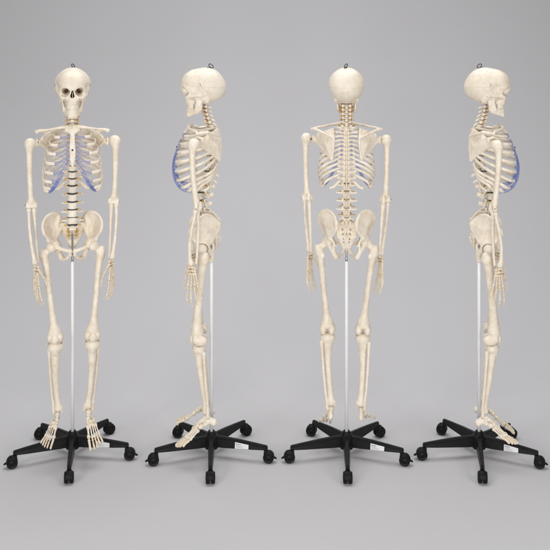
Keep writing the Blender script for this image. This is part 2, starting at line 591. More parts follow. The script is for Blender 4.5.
    for nm, z, sgn, par, rr in (('upper_teeth', 1.6245, 1, o, 1.), ('lower_teeth', 1.6145, -1, o, .95)):
        t = SDF(.0011)
        for i in range(14):
            a = R(-84 + 168 * i / 13)
            x, f = .0250 * rr * math.sin(a), .0825 + .028 * rr * math.cos(a)
            w = .0031 if 3 < i < 10 else .0038
            t.box((x, f, z), (w, .003 if 3 < i < 10 else .0042, .0058), .0016, rot=(0, 0, -math.degrees(a)), k=.0003)
        link(nm, t.mesh(tooth_m, 0, nm), par)
    # hanging ring and the small hook at each temple
    V = []; P = []
    ring = []
    for i in range(25):
        a = 2 * PI * i / 24
        u, w = .0125 * math.cos(a), .0085 * math.sin(a)
        ring.append((u * .55 + .003, .002 - u * .80 - w * .1, 1.8035 + w * .95 - u * .42))
    parts = [sweep(ring, .0020, .0020, up=(.8, .5, .1), seg=8)]
    parts.append(lathe([(.004, 1.792), (.004, 1.799), (.0025, 1.8005)], (0, .006, 0)))
    parts.append(lathe([(.0042, 1.7955), (.0042, 1.7985)], (0.004, .016, 0)))
    part('hanging_ring', join(parts), dark_steel, o)
    for x in (-1, 1):
        part('skull_hook', join([tube([(x * .076, .052, 1.722), (x * .079, .050, 1.716), (x * .079, .046, 1.710)], .0013), lathe([(.0022, x * .0765), (.0022, x * .0795)], (0, .052, 1.722), 'x', 10)]), steel, o)
    return o
build_skull()

# ---------------------------------------------------------------- vertebrae
def vert_lumbar():
    s = SDF(.0015, .0003, 90)
    s.cyl((0, 0, 0), .0225, .0165, .0158, .003, .11)
    for x in (-1, 1):
        s.cap((x * .013, -.010, .006), (x * .015, -.026, .004), .0048)
        s.cap((x * .014, -.026, .002), (x * .047, -.031, .005), .0056, .0036)
        s.cap((x * .016, -.028, .0), (x * .018, -.029, .018), .0055, .0048)
        s.cap((x * .014, -.028, .0), (x * .012, -.036, -.018), .0052, .0045)
        s.cap((x * .013, -.030, .0), (0, -.040, -.002), .0046)
    s.box((0, -.049, -.006), (.0042, .0120, .0100), .004, rot=(-8, 0, 0), k=.006)
    s.box((0, -.034, -.007), (.014, .0045, .0150), .004, k=.006)
    return s.mesh(bone, 1, 'vertebra')
def vert_thoracic():
    s = SDF(.0013, .00025, 110)
    s.cyl((0, 0, 0), .0150, .0135, .0088, .002, .10)
    for x in (-1, 1):
        s.cap((x * .009, -.009, .003), (x * .011, -.020, .002), .0036)
        s.cap((x * .011, -.019, .001), (x * .030, -.030, .004), .0048, .0052)
        s.cap((x * .010, -.021, -.008), (x * .010, -.021, .009), .0038)
        s.cap((x * .010, -.022, .0), (0, -.030, -.002), .0038)
    s.box((0, -.026, -.002), (.0125, .0035, .0098), .0030, k=.004)
    s.cap((0, -.029, -.001), (0, -.046, -.015), .0045, .0036, sc=(.8, 1, 1.2))
    return s.mesh(bone, 1, 'vertebra')
def vert_cervical():
    s = SDF(.0012, .0002, 120)
    s.cyl((0, 0, 0), .0118, .0102, .0068, .002, .08)
    for x in (-1, 1):
        s.cap((x * .009, -.002, 0), (x * .022, -.005, -.001), .0036, .0038)
        s.ell((x * .0165, -.012, 0), (.0065, .006, .0082), k=.004)
        s.cap((x * .014, -.014, 0), (0, -.026, -.001), .0032)
    s.cap((0, -.022, -.001), (-.003, -.037, -.006), .0044, .0036)
    s.cap((0, -.022, -.001), (.003, -.037, -.006), .0044, .0036)
    return s.mesh(bone, 1, 'vertebra')
mL, mT, mC = vert_lumbar(), vert_thoracic(), vert_cervical()
atlas = SDF(.0012)
for x in (-1, 1):
    atlas.ell((x * .019, 0, 0), (.008, .011, .007), k=.004)
    atlas.cap((x * .018, 0, 0), (x * .036, -.004, 0), .004)
    atlas.path([(x * .019, .004, 0), (x * .010, .014, 0), (0, .016, 0)], .0034)
    atlas.path([(x * .021, -.008, 0), (x * .014, -.024, 0), (0, -.030, 0)], .0036)
mAtlas = atlas.mesh(bone, 1, 'vertebra')
def disc_mesh(rx, rf, hz, m):
    s = SDF(.0011); s.cyl((0, 0, 0), rx, rf, hz, .0016, -.03)
    return s.mesh(m, 0, 'intervertebral_disc')
dL, dT, dC = disc_mesh(.0222, .0165, .0029, disc_m), disc_mesh(.0148, .0132, .0022, disc_g), disc_mesh(.0118, .0088, .0017, disc_g)

bound = [101, 104.7, 108.4, 112.1, 115.8, 119.6, 123.4, 127.2]
for d in (3.6, 3.7, 3.9, 4.0, 4.2, 4.4, 4.6, 4.8, 5.1, 5.7): bound.append(bound[-1] + d)
bound += [178.2, 185.3, 193.2, 201.5, 209.3, 217.4, 224.5]
def tilt_at(y):
    a, b = sp(y - 3), sp(y + 3)
    return math.atan2(b[1] - a[1], a[2] - b[2])        # forward lean going down
TH = []   # thoracic centres, F and Z
for i in range(24):
    y = (bound[i] + bound[i + 1]) / 2
    c = sp(y); hgt = sp(bound[i])[2] - sp(bound[i + 1])[2]
    t = tilt_at(y)
    if i == 0: me, sc = mAtlas, 1.0
    elif i < 7: me, sc = mC, hgt / .0172
    elif i < 19: me, sc = mT, hgt / .0208
    else: me, sc = mL, hgt / .0368
    o = link('vertebra', me, skel)
    o.location = (0, -c[1], c[2])
    o.rotation_euler = (t * .9, 0, 0)
    wide = 1.0
    if 7 <= i < 19: wide = .92 + .035 * (i - 7)
    if i in (17, 18): wide = 1.32
    if 9 <= i < 17: ylong0 = .86
    else: ylong0 = None
    ylong = {3: 1.08, 4: 1.18, 5: 1.3, 6: 1.5}.get(i) or ylong0
    if i == 6: wide = 1.15
    o.scale = (wide, ylong or (wide if i not in (17, 18) else 1.15), sc)
    if 7 <= i < 19: TH.append(c)
    if i >= 1:
        q = sp(bound[i + 1]) if i < 23 else sp(224.5)
        d = link('intervertebral_disc', dC if i < 7 else (dT if i < 16 else dL), skel)
        d.location = (0, -q[1], q[2]); d.rotation_euler = (tilt_at(bound[i + 1]) * .9 + (-.42 if i == 23 else 0), 0, 0)
        if i in (16, 17): d.scale = (.82, .85, .75)
        if i == 18: d.scale = (.95, .95, .9)
        # spinal nerve stubs out of each foramen
        if i < 7: L, rr, nm = .027, .0027, nerve_m
        elif i < 17: L, rr = .020, .0014
        else: L, rr = .032, .0029
        ps = []
        for x in (-1, 1):
            ps.append(tube([(x * .009, q[1] - (.010 if i < 7 else .016), q[2]), (x * (.014 if i < 17 else .019), q[1] - (.007 if i < 7 else .014), q[2] - .001), (x * (L + .006), q[1] - (.001 if i < 7 else .012), q[2] - .006)], rr, 8, 4))
        part('spinal_nerve', join(ps), nerve_m, skel)
# vertebral arteries
for x in (-1, 1):
    pts = []
    for k, y in enumerate(np.linspace(99.5, 125, 9)):
        c = sp(y); pts.append((x * (.022 + .002 * math.sin(k * 2.2)), c[1] - .004, c[2]))
    part('vertebral_artery', tube(pts, .0023, 8, 4), artery_m, skel)

# ---------------------------------------------------------------- sacrum
s = SDF(.0017, .0004, 80)
c0 = sp(228)
s.ell((0, .038, 1.062), (.026, .018, .010), k=.01, rot=(-24, 0, 0))
for x in (-1, 1):
    s.tri((0, .030, 1.066), (x * .048, .008, 1.072), (x * .036, -.022, 1.020), .009, k=.012)
    s.tri((0, .030, 1.066), (x * .036, -.022, 1.020), (0, -.030, 1.000), .009, k=.012)
    s.tri((0, -.030, 1.000), (x * .036, -.022, 1.020), (x * .012, -.022, .965), .0065, k=.010)
    s.cap((x * .016, -.006, 1.072), (x * .018, -.008, 1.083), .005, .0045)
s.path([(0, -.030, 1.0), (0, -.022, .972), (0, -.006, .950)], [.011, .009, .005], k=.008)
for i in range(4):
    s.ell((0, -.026 - .004 * i, 1.055 - .016 * i), (.004, .008, .006), k=.006)
    for x in (-1, 1):
        s.cap((x * (.0185 - .002 * i), .05 - .01 * i, 1.060 - .016 * i), (x * (.0185 - .002 * i), -.06, 1.034 - .016 * i), .0036, .0034, k=.0015, neg=True)
for x in (-1, 1): s.ell((x * .010, -.022, 1.070), (.005, .014, .0045), k=.002, neg=True)
link('sacrum', s.mesh(bone, 1, 'sacrum'), skel)
ps = []
for x in (-1, 1):
    for i, (xx, z) in enumerate([(.019, 1.052), (.0175, 1.036), (.016, 1.020)]):
        ps.append(tube([(x * xx, .0 - .006 * i, z - .006), (x * xx * 1.05, .025 - .006 * i, z), (x * (xx + .006), .036 - .008 * i, z - .010)], .0045 - .0008 * i, 8, 4))
part('sacral_nerve', join(ps), nerve_m, skel)

# ---------------------------------------------------------------- hip bones (left, then mirrored)
s = SDF(.0018, .00018, 34)
M_ = (.096, .018, 1.060)
crest = [(.104, .070, 1.010), (.114, .088, 1.034), (.125, .100, 1.052), (.131, .094, 1.072), (.130, .078, 1.095), (.118, .058, 1.116), (.100, .040, 1.128), (.082, .022, 1.129), (.064, .002, 1.120), (.052, -.016, 1.103), (.046, -.034, 1.080), (.046, -.032, 1.055), (.060, -.014, 1.030), (.078, .002, 1.005), (.090, .030, .995)]
cc = [tuple(p) for p in catmull(crest + [crest[0]], 3)]
s.fan([(M_, cc[i], cc[(i + 1) % len(cc)]) for i in range(len(cc) - 1)], .0034)
c2 = [tuple(p) for p in catmull(crest[:11], 4)]
s.path(c2, [float(v) for v in np.interp(np.linspace(0, 10, len(c2)), range(11), [.0060, .0055, .0070, .0056, .0050, .0046, .0045, .0045, .0050, .0058, .0065])], k=.009)
s.path(crest[10:14], [.0065, .006, .0065, .009], k=.010)
s.tri((.046, -.02, 1.075), (.058, .004, 1.105), (.080, .012, 1.02), .007, k=.014)
s.path([(.052, .0, 1.06), (.070, .016, 1.025), (.088, .034, 1.0)], [.009, .010, .014], k=.012)
AC = (.090, .036, .978)
s.ell((.080, .034, .984), (.026, .029, .030), k=.012)
s.path([(.106, .072, 1.014), (.094, .056, 1.008)], [.0060, .010], k=.010)
# pubis and ischium rings
s.path([(.078, .048, .985), (.052, .066, .972), (.028, .074, .966), (.010, .070, .960)], [.0115, .0090, .0082, .010], k=.008)
s.path([(.010, .070, .962), (.010, .064, .944)], [.0085, .007], k=.006)
s.path([(.010, .062, .944), (.024, .046, .924), (.038, .024, .914), (.048, .006, .915)], [.0080, .0072, .0080, .0110], k=.008)
s.path([(.050, -.002, .920), (.060, -.003, .940), (.074, .012, .965)], [.0135, .0120, .014], k=.010)
s.path([(.060, -.006, .955), (.058, -.010, .985), (.070, .004, 1.005)], [.007, .006, .008], k=.008)
s.cap((.058, -.010, .972), (.046, -.016, .974), .0045, .0025)
s.ell((.0955, .042, .976), (.0275, .0275, .0275), k=.003, neg=True)
hip = s.mesh(bone, 1, 'hip_bone')
link('hip_bone', hip, skel); link('hip_bone', mirror_mesh(hip), skel)
part('pubic_symphysis', tube([(0, .071, .968), (0, .068, .955), (0, .064, .944)], .0065, 10, 5), disc_g, skel)

# ---------------------------------------------------------------- leg bones
s = SDF(.0018, .00018, 34)
s.ell((.0925, .042, .977), (.0245,) * 3)
s.path([(.100, .040, .973), (.122, .036, .952)], [.0140, .0150], k=.008)
s.path([(.134, .028, .956), (.132, .030, .930)], [.0145, .0145], k=.012)
s.ell((.109, .024, .918), (.009, .009, .012), k=.010)
s.path([tuple(p) for p in catmull([(.128, .034, .942), (.120, .042, .895), (.114, .049, .84), (.107, .056, .76), (.100, .061, .69), (.095, .063, .64), (.092, .063, .60)], 3)], [float(v) for v in np.interp(np.linspace(0, 6, 19), range(7), [.0205, .0168, .0150, .0143, .0148, .0180, .0225])], k=.010, sc=(1, 1.18, 1))
s.ell((.0905, .067, .592), (.029, .021, .032), k=.016)
for x, r in ((-.0205, .020), (.0205, .0205)):
    s.ell((.0895 + x, .048, .565), (.0172, .0300, .0225), k=.006)
    s.ell((.0895 + x, .068, .572), (.0165, .0190, .020), k=.006)
s.ell((.0895, .018, .556), (.0080, .032, .020), k=.006, neg=True)
femur = s.mesh(bone, 1, 'femur')
s = SDF(.0017, .00018, 34)
s.ell((.0905, .0905, .568), (.0170, .0090, .0190), k=.004)
patella = s.mesh(bone, 1, 'patella')
s = SDF(.0018, .00018, 34)
s.cyl((.0885, .048, .525), .0335, .0250, .0130, .008, 0)
s.path([(.0885, .048, .520), (.0885, .045, .490), (.0895, .044, .45)], [.0300, .0225, .0165], k=.014)
s.ell((.0895, .064, .505), (.009, .009, .014), k=.012)
s.path([(.0895, .044, .45), (.0885, .036, .38), (.0835, .024, .31), (.0785, .017, .26), (.0765, .015, .232)], [.0165, .0145, .0128, .0138, .0190], k=.008)
s.path([(.064, .015, .232), (.0595, .016, .214)], [.0105, .0068], k=.008)
s.ell((.0765, .014, .214), (.014, .015, .008), k=.003, neg=True)
tibia = s.mesh(bone, 1, 'tibia')
s = SDF(.0016, .00018, 34)
s.path([(.117, .026, .508), (.1155, .024, .47), (.111, .018, .38), (.104, .010, .29), (.098, .008, .245)], [.0095, .0066, .0064, .0060, .0068], k=.006)
s.path([(.098, .008, .245), (.097, .008, .212), (.095, .007, .203)], [.0070, .0092, .006], k=.006)
fibula = s.mesh(bone, 1, 'fibula')
men = SDF(.0013)
for x in (-1, 1):
    men.path([(.0885 + x * .010, .058, .5385), (.0885 + x * .024, .060, .5385), (.0885 + x * .029, .046, .5385), (.0885 + x * .022, .032, .5385)], .0026, k=.003)
meniscus = men.mesh(joint_tan, 1, 'knee_cartilage')

for side in (1, -1):
    for nm, me in (('femur', femur), ('patella', patella), ('tibia', tibia), ('fibula', fibula), ('knee_cartilage', meniscus)):
        o = link(nm, me if side > 0 else mirror_mesh(me), skel)
        if nm == 'femur':
            if side < 0:
                pv = Vector((-.0965, -.042, .977))
                o.matrix_local = Matrix.Translation(pv) @ Matrix.Rotation(R(-1.75), 4, 'Y') @ Matrix.Translation(-pv)
        elif nm == 'patella':
            o.location.x = .0125 if side < 0 else 0
        else:
            pv = Vector((side * .0885, -.048, .53))
            o.matrix_local = Matrix.Translation(pv + Vector((.0125 if side < 0 else 0, -.009, .003))) @ Matrix.Rotation(R(1.2 if side > 0 else 0), 4, 'Y') @ Matrix.Translation(-pv)

# ---------------------------------------------------------------- foot (ankle at origin; x outward, forward, z)
def long_bone(s, a, b, r, ends=1.45, k=.002):
    a, b = np.array(a, float), np.array(b, float); L = np.linalg.norm(b - a); u = (b - a) / L
    s.cap(a + u * r, b - u * r, r * .9, r * .75, k=k)
    s.ell(a + u * r * ends, (r * ends,) * 3, k=k * 2)
    s.ell(b - u * r * ends * .95, (r * ends * .95,) * 3, k=k * 2)

s = SDF(.0014, .0003, 110)
s.path([(0, -.002, -.022), (.002, -.013, -.032), (.002, -.020, -.040)], [.0125, .0145, .0160], k=.008)
s.path([(0, -.008, -.026), (.010, .018, -.032)], [.0125, .0105], k=.008)
s.ell((0, .002, -.008), (.0165, .019, .0125), k=.003)
s.ell((-.006, .022, -.014), (.011, .012, .011), k=.006)
s.ell((-.010, .037, -.018), (.0145, .0070, .0115), k=.0012)
s.ell((.016, .040, -.032), (.0105, .0145, .0105), k=.0012)
s.ell((-.018, .051, -.024), (.0085, .0095, .011), k=.001)
s.ell((-.004, .050, -.021), (.0065, .0080, .0095), k=.001)
s.ell((.006, .051, -.024), (.0065, .0080, .0092), k=.001)
base = [(-.020, .061, -.029), (-.007, .058, -.026), (.004, .058, -.028), (.014, .056, -.033), (.024, .052, -.039)]
head = [(-.031, .118, -.056), (-.012, .124, -.053), (.003, .120, -.055), (.017, .114, -.058), (.031, .106, -.061)]
rad = [.0070, .0048, .0046, .0044, .0048]
for a, b, r in zip(base, head, rad): long_bone(s, a, b, r, 1.5)
foot = s.mesh([bone, joint_tan], 1, 'foot')
toe_me = []
tips = [(-.036, .172, -.070), (-.013, .173, -.069), (.006, .167, -.070), (.023, .157, -.071), (.040, .143, -.072)]
for i in range(5):
    a = np.array(head[i]) ; b = np.array(tips[i]); a = a + (b - a) * .03
    s = SDF(.0012, .0002, 130)
    cuts = [0, .56, 1] if i == 0 else [0, .52, .77, 1]
    for j in range(len(cuts) - 1):
        p = a + (b - a) * cuts[j]; q = a + (b - a) * cuts[j + 1]
        lift = .004 * math.sin(PI * cuts[j]) ; lift2 = .004 * math.sin(PI * cuts[j + 1])
        p = p + np.array((0, 0, lift)); q = q + np.array((0, 0, lift2))
        long_bone(s, p, q, (.0056 if i == 0 else .0037) * (1 - .1 * j), 1.3, .003)
    toe_me.append(s.mesh(small_bone if i else bone, 1, 'toe'))

def frame_matrix(loc, yaw, pitch, roll=0):
    """loc in (x, forward, z); yaw turns towards +x, pitch tips the front down"""
    return Matrix.Translation((loc[0], -loc[1], loc[2])) @ Matrix.Rotation(yaw, 4, 'Z') @ Matrix.Rotation(pitch, 4, 'X') @ Matrix.Rotation(roll, 4, 'Y')

for side, loc, yaw, pitch, roll in ((1, (.0705, .024, .215), R(10), R(20), R(-10)), (-1, (-.0650, .024, .215), R(-15), R(10), R(12))):
    fo = link('foot', foot if side > 0 else mirror_mesh(foot), skel, frame_matrix(loc, yaw, pitch, roll) @ Matrix.Diagonal((.80 if side > 0 else .68, 1.01 if side > 0 else .96, 1.04, 1)))
    for me in toe_me:
        link('toe', me if side > 0 else mirror_mesh(me), fo)

# ---------------------------------------------------------------- sternum
s = SDF(.0016, .0003, 80)
s.tri((-.026, .094, 1.532), (.026, .094, 1.532), (0, .120, 1.497), .0052, k=.006)
s.tri((-.026, .094, 1.532), (-.030, .104, 1.515), (0, .120, 1.497), .0052, k=.006)
s.tri((.026, .094, 1.532), (.030, .104, 1.515), (0, .120, 1.497), .0052, k=.006)
s.path([(0, .110, 1.512), (0, .120, 1.496), (0, .140, 1.455), (0, .155, 1.42), (0, .165, 1.385)], [.012, .0105, .0125, .0145, .0125], k=.005, sc=(1, .42, 1))
s.path([(0, .165, 1.385), (0, .166, 1.362), (0, .163, 1.347)], [.008, .0062, .003], k=.006, sc=(1, .5, 1))
s.ell((0, .085, 1.540), (.011, .016, .009), k=.004, neg=True)
st = link('sternum', s.mesh(bone, 1, 'sternum'), skel)
part('screw', join([lathe([(.0042, -.142), (.0046, -.160), (.003, -.163)], (0, 0, 1.430), 'y', 14)]), dark_steel, st)
st_sc = kids(st)[0]
st_sc.location = (0, 0, 0)
# lathe was written with forward negated: mirror it to the front
me = st_sc.data
for v in me.vertices: v.co.y *= -1
me.flip_normals()

# ---------------------------------------------------------------- ribs and costal cartilage
RIB = {  # half width, forward of widest point, end (x, F, Z)
 1: (.054, .050, (.036, .092, 1.516)), 2: (.083, .050, (.054, .124, 1.484)), 3: (.103, .050, (.063, .142, 1.450)),
 4: (.116, .052, (.072, .153, 1.412)), 5: (.124, .055, (.077, .162, 1.370)), 6: (.129, .058, (.082, .163, 1.328)),
 7: (.132, .060, (.088, .156, 1.288)), 8: (.133, .058, (.094, .136, 1.256)), 9: (.130, .052, (.102, .108, 1.242)),
 10: (.123, .042, (.106, .078, 1.236)), 11: (.108, .030, (.103, .036, 1.240)), 12: (.072, -.005, (.078, .004, 1.236))}
rib_end = {}
for i in range(1, 13):
    a, fm, e = RIB[i]
    c = TH[i - 1]; z0 = c[2] + .004; fs = c[1]
    drop = z0 - e[2]
    if i == 1:
        key = [(.016, fs - .012, z0), (.032, fs - .022, z0 + .002), (.050, fs + .006, z0 - .002), (a, fm + .005, z0 - .008), e]
    elif i == 12:
        key = [(.020, fs - .012, z0), (.038, fs - .026, z0 - .012), (.060, fs - .024, z0 - .034), e]
    elif i == 11:
        key = [(.020, fs - .012, z0), (.042, fs - .034, z0 - .008), (.080, fs - .022, z0 - .028), (.102, .008, z0 - .048), e]
    else:
        key = [(.014, fs - .013, z0 + .001), (.034, fs - .030, z0 - drop * .04), (a * .62, fs - (.026 if i < 8 else .034), z0 - drop * .20), (a * .90, fs - (-.005 if i < 8 else .014), z0 - drop * .42),
               (a, fm, z0 - drop * .66), (a * .955, fm + (e[1] - fm) * .45, z0 - drop * .83), ((a * .78 + e[0] * .22), fm + (e[1] - fm) * .80, z0 - drop * .95), e]
    rib_end[i] = e
    pts = catmull(key, 8)
    hh = .0060 if 2 <= i <= 10 else .0054
    wv = .0033
    pr = sweep(pts, lambda t: wv * (1.05 - .1 * t) + (.0012 if t > .96 else 0), lambda t: hh * (.62 + .55 * min(1, t * 3)) * (1 if t < .985 else .8), seg=12)
    rng = random.Random(i)
    me = mesh_from(pr[0], pr[1], bone, name='rib')
    import bmesh
    bm = bmesh.new(); bm.from_mesh(me)
    bmesh.ops.recalc_face_normals(bm, faces=bm.faces); bm.to_mesh(me); bm.free()
    link('rib', me, skel); link('rib', mirror_mesh(me), skel)

CART = {1: [(.030, .098, 1.517)], 2: [(.034, .131, 1.481), (.014, .122, 1.491)], 3: [(.038, .147, 1.449), (.013, .138, 1.464)], 4: [(.044, .160, 1.413), (.014, .149, 1.440)],
        5: [(.048, .169, 1.378), (.015, .158, 1.418)], 6: [(.056, .174, 1.342), (.034, .173, 1.368), (.014, .164, 1.400)], 7: [(.066, .170, 1.300), (.040, .177, 1.342), (.012, .168, 1.385)],
        8: [(.079, .152, 1.266), (.062, .168, 1.296), (.042, .176, 1.330)], 9: [(.093, .130, 1.248), (.079, .150, 1.264), (.064, .166, 1.290)],
        10: [(.101, .103, 1.242), (.092, .128, 1.248), (.080, .148, 1.262)]}
for i, cp in CART.items():
    e = np.array(rib_end[i], float)
    b = catmull([tuple(e)] + cp, 8)
    hh = {1: .006, 2: .0080}.get(i, .0095 if i < 8 else .0092)
    pr = sweep(b, .0036, lambda t: hh * (1 - .22 * t), seg=16)
    me = mesh_from(pr[0], pr[1], cart_m, name='costal_cartilage')
    bm = bmesh.new(); bm.from_mesh(me)
    bmesh.ops.recalc_face_normals(bm, faces=bm.faces); bm.to_mesh(me); bm.free()
    link('costal_cartilage', me, skel); link('costal_cartilage', mirror_mesh(me), skel)

# ---------------------------------------------------------------- clavicle, scapula
s = SDF(.0014, .0003, 80)
s.path([(.024, .096, 1.534), (.045, .104, 1.533), (.075, .104, 1.528), (.105, .090, 1.522), (.131, .074, 1.519), (.152, .066, 1.514)], [.0110, .0078, .0062, .0056, .0060, .0066], k=.005, sc=(1, 1, .88))
clav = s.mesh(bone, 1, 'clavicle')
s = SDF(.0016, .0003, 80)
Asup, Amid, Ainf = (.062, -.024, 1.520), (.058, -.040, 1.478), (.068, -.036, 1.380)
Am2 = (.060, -.043, 1.43); G = (.149, .056, 1.462); Lm = (.106, -.002, 1.418); Cx = (.092, -.019, 1.446)
Sb = (.118, .020, 1.498)
Cx = (.094, -.026, 1.444)
s.fan([(Am2, Ainf, Cx), (Amid, Am2, Cx), (Ainf, G, Cx), (Amid, Sb, Cx), (Sb, G, Cx), (Asup, Amid, Sb)], .0034, k=.006)
s.path([Asup, Amid, Am2, Ainf], [.0035, .0036, .0034, .005], k=.005)
s.path([Ainf, (.106, .007, 1.420), G], [.0055, .0046, .0090], k=.007)
s.ell((.155, .061, 1.462), (.0078, .0155, .0200), k=.006, rot=(0, 0, -25))
s.path([(.060, -.042, 1.480), (.090, -.032, 1.493), (.120, -.010, 1.505), (.146, .020, 1.513)], [.0035, .0055, .0065, .0075], k=.007)
s.tri((.060, -.040, 1.480), (.130, .004, 1.508), (.118, .016, 1.478), .0022, k=.005)
s.path([(.146, .018, 1.513), (.159, .044, 1.512), (.157, .064, 1.508)], [.0080, .0100, .0078], k=.006, sc=(1, 1, .7))
s.path([(.134, .040, 1.482), (.128, .062, 1.490), (.134, .084, 1.482)], [.0075, .006, .0052], k=.006)
scap = s.mesh(bone, 3, 'scapula')
for me, nm in ((clav, 'clavicle'), (scap, 'scapula')):
    for m_ in (me, mirror_mesh(me)): link(nm, m_, skel).location.z = -.005

# ---------------------------------------------------------------- arms
s = SDF(.0016, .00018, 34)
s.ell((.194, .076, 1.462), (.0240, .024, .0240))
s.ell((.203, .085, 1.462), (.0135, .015, .019), k=.012)
s.path([(.199, .083, 1.455), (.199, .085, 1.42), (.199, .084, 1.36), (.197, .078, 1.29), (.194, .071, 1.225), (.192, .067, 1.20)], [.0200, .0142, .0120, .0114, .0122, .0138], k=.010)
s.path([(.192, .067, 1.208), (.171, .064, 1.186)], [.0105, .0075], k=.010)
s.path([(.192, .067, 1.208), (.208, .068, 1.188)], [.0105, .0075], k=.010)
s.cap((.174, .067, 1.178), (.208, .069, 1.178), .0100, .0095, k=.005)
s.ell((.189, .052, 1.192), (.010, .008, .010), k=.004, neg=True)
hume = s.mesh(bone, 1, 'humerus')
s = SDF(.0015, .00018, 34)
s.path([(.182, .052, 1.192), (.182, .050, 1.172), (.181, .062, 1.154)], [.0085, .0100, .0095], k=.006)
s.path([(.181, .060, 1.158), (.179, .056, 1.10), (.176, .054, 1.02), (.173, .056, .945), (.172, .058, .924)], [.0105, .0078, .0064, .0058, .0068], k=.006)
s.ell((.182, .068, 1.178), (.012, .0085, .0085), k=.004, neg=True)
ulna = s.mesh(bone, 1, 'ulna')
s = SDF(.0015, .00018, 34)
s.cyl((.203, .071, 1.160), .0102, .0102, .0050, .002, 0)
s.path([(.203, .071, 1.158), (.203, .073, 1.135), (.202, .083, 1.08), (.196, .090, 1.01), (.188, .086, .95), (.184, .080, .926)], [.0085, .0072, .0068, .0072, .0092, .0130], k=.008)
radius = s.mesh(bone, 1, 'radius')

# hand: origin at the wrist; x = towards the palm normal (medial), forward = thumb side, z down the fingers
s = SDF(.0011, .0002, 130)
for f, z, r in ((.013, -.009, .0062), (.002, -.008, .0062), (-.010, -.010, .0060), (-.014, -.013, .0045), (.015, -.022, .0060), (.006, -.022, .0055), (-.002, -.021, .0064), (-.012, -.023, .0060)):
    s.ell((random.uniform(-.002, .002), f, z), (r * 1.05, r, r * 1.05), k=.0004)
mc_a = [(.000, .011, -.031), (.000, .002, -.031), (.000, -.006, -.030), (.000, -.014, -.030)]
mc_b = [(-.001, .021, -.090), (.000, .006, -.091), (-.001, -.009, -.087), (-.003, -.022, -.081)]
for a, b, r in zip(mc_a, mc_b, (.0037, .0037, .0034, .0033)): long_bone(s, a, b, r, 1.5)
long_bone(s, (-.004, .020, -.026), (-.014, .040, -.058), .0036, 1.45)
hand = s.mesh(small_bone, 1, 'hand')
fing_me = []
dirs = [(-.02, .14, -1), (0, .04, -1), (.0, -.08, -1), (-.03, -.2, -1)]
lens = [(.038, .023, .017), (.042, .027, .018), (.038, .025, .017), (.030, .018, .015)]
for i in range(4):
    s = SDF(.0010, .0002, 140)
    p = np.array(mc_b[i]) + np.array((0, 0, -.0015)); ang = R(2)
    d0 = np.array(dirs[i], float); d0 /= np.linalg.norm(d0)
    for j, L in enumerate(lens[i]):
        d = d0 * math.cos(ang) + np.array((-1, 0, 0)) * math.sin(ang)
        q = p + d * L
        long_bone(s, p, q, (.0033, .0029, .0023)[j], 1.35, .002)
        p = q + d * .001; ang += R((9, 12, 8, 14)[i])
    fing_me.append(s.mesh(small_bone, 1, 'finger'))
s = SDF(.0010, .0002, 140)
long_bone(s, (-.015, .041, -.060), (-.020, .050, -.088), .0031, 1.4, .001)
long_bone(s, (-.0205, .0505, -.0895), (-.022, .050, -.110), .0025, 1.4, .001)
fing_me.append(s.mesh(small_bone, 1, 'finger'))
# tan resin and wire showing between the small bones
ps = []
wire = [tube([(.000, .012, -.004), (0, .004, -.026), (-.001, .004, -.036)], .0032, 8, 4), tube([(.000, -.012, -.006), (0, -.006, -.026), (-.001, -.010, -.036)], .0034, 8, 4), tube([(0, .012, -.006), (0, .012, -.022), (-.004, .020, -.03)], .003, 8, 4)] + ps
joint_vf = join(wire)

for side in (1, -1):
    mm = (lambda m: m) if side > 0 else mirror_mesh
    dx, dz = (-.006, 0) if side > 0 else (.010, -.006)
    pv = Vector((side * .19 + dx, -.066, 1.178 + dz))
    swing = Matrix.Translation(pv) @ Matrix.Rotation(R(-2.4), 4, 'X') @ Matrix.Rotation(R(-2.0 if side < 0 else 0), 4, 'Y') @ Matrix.Translation(-pv)
    for nm, me in (('humerus', hume), ('ulna', ulna), ('radius', radius)):
        o = link(nm, mm(me), skel); o.location = (dx, 0, dz if nm == 'humerus' else dz * 1.5 + .005)
        if nm != 'humerus': o.matrix_local = swing @ Matrix.Translation(o.location)
    wloc = (side * .179 + dx, -.074, .920 + dz * 1.5)
    yaw = R(30) * side
    hm = Matrix.Translation(wloc) @ Matrix.Rotation(-yaw, 4, 'Z') @ Matrix.Rotation(R(3), 4, 'X') @ Matrix.Diagonal((1.15, 1.14, 1.04, 1))
    ho = link('hand', mm(hand), skel, swing @ hm)
    for me in fing_me: link('finger', mm(me), ho)
    jo = part('joint_wire', joint_vf, joint_tan, ho)
    # shoulder and hip fittings
    s1 = part('shoulder_spring', join([lathe([(.0052, side * .150), (.0052, side * .176)], (0, .066, 1.463), 'x', 12)]), dark_steel, skel)
    s1.location.z = -.004
    part('elbow_screw', join([lathe([(.0032, side * .170 + dx), (.0032, side * .219 + dx)], (0, .068, 1.178), 'x', 12)]), steel, skel)

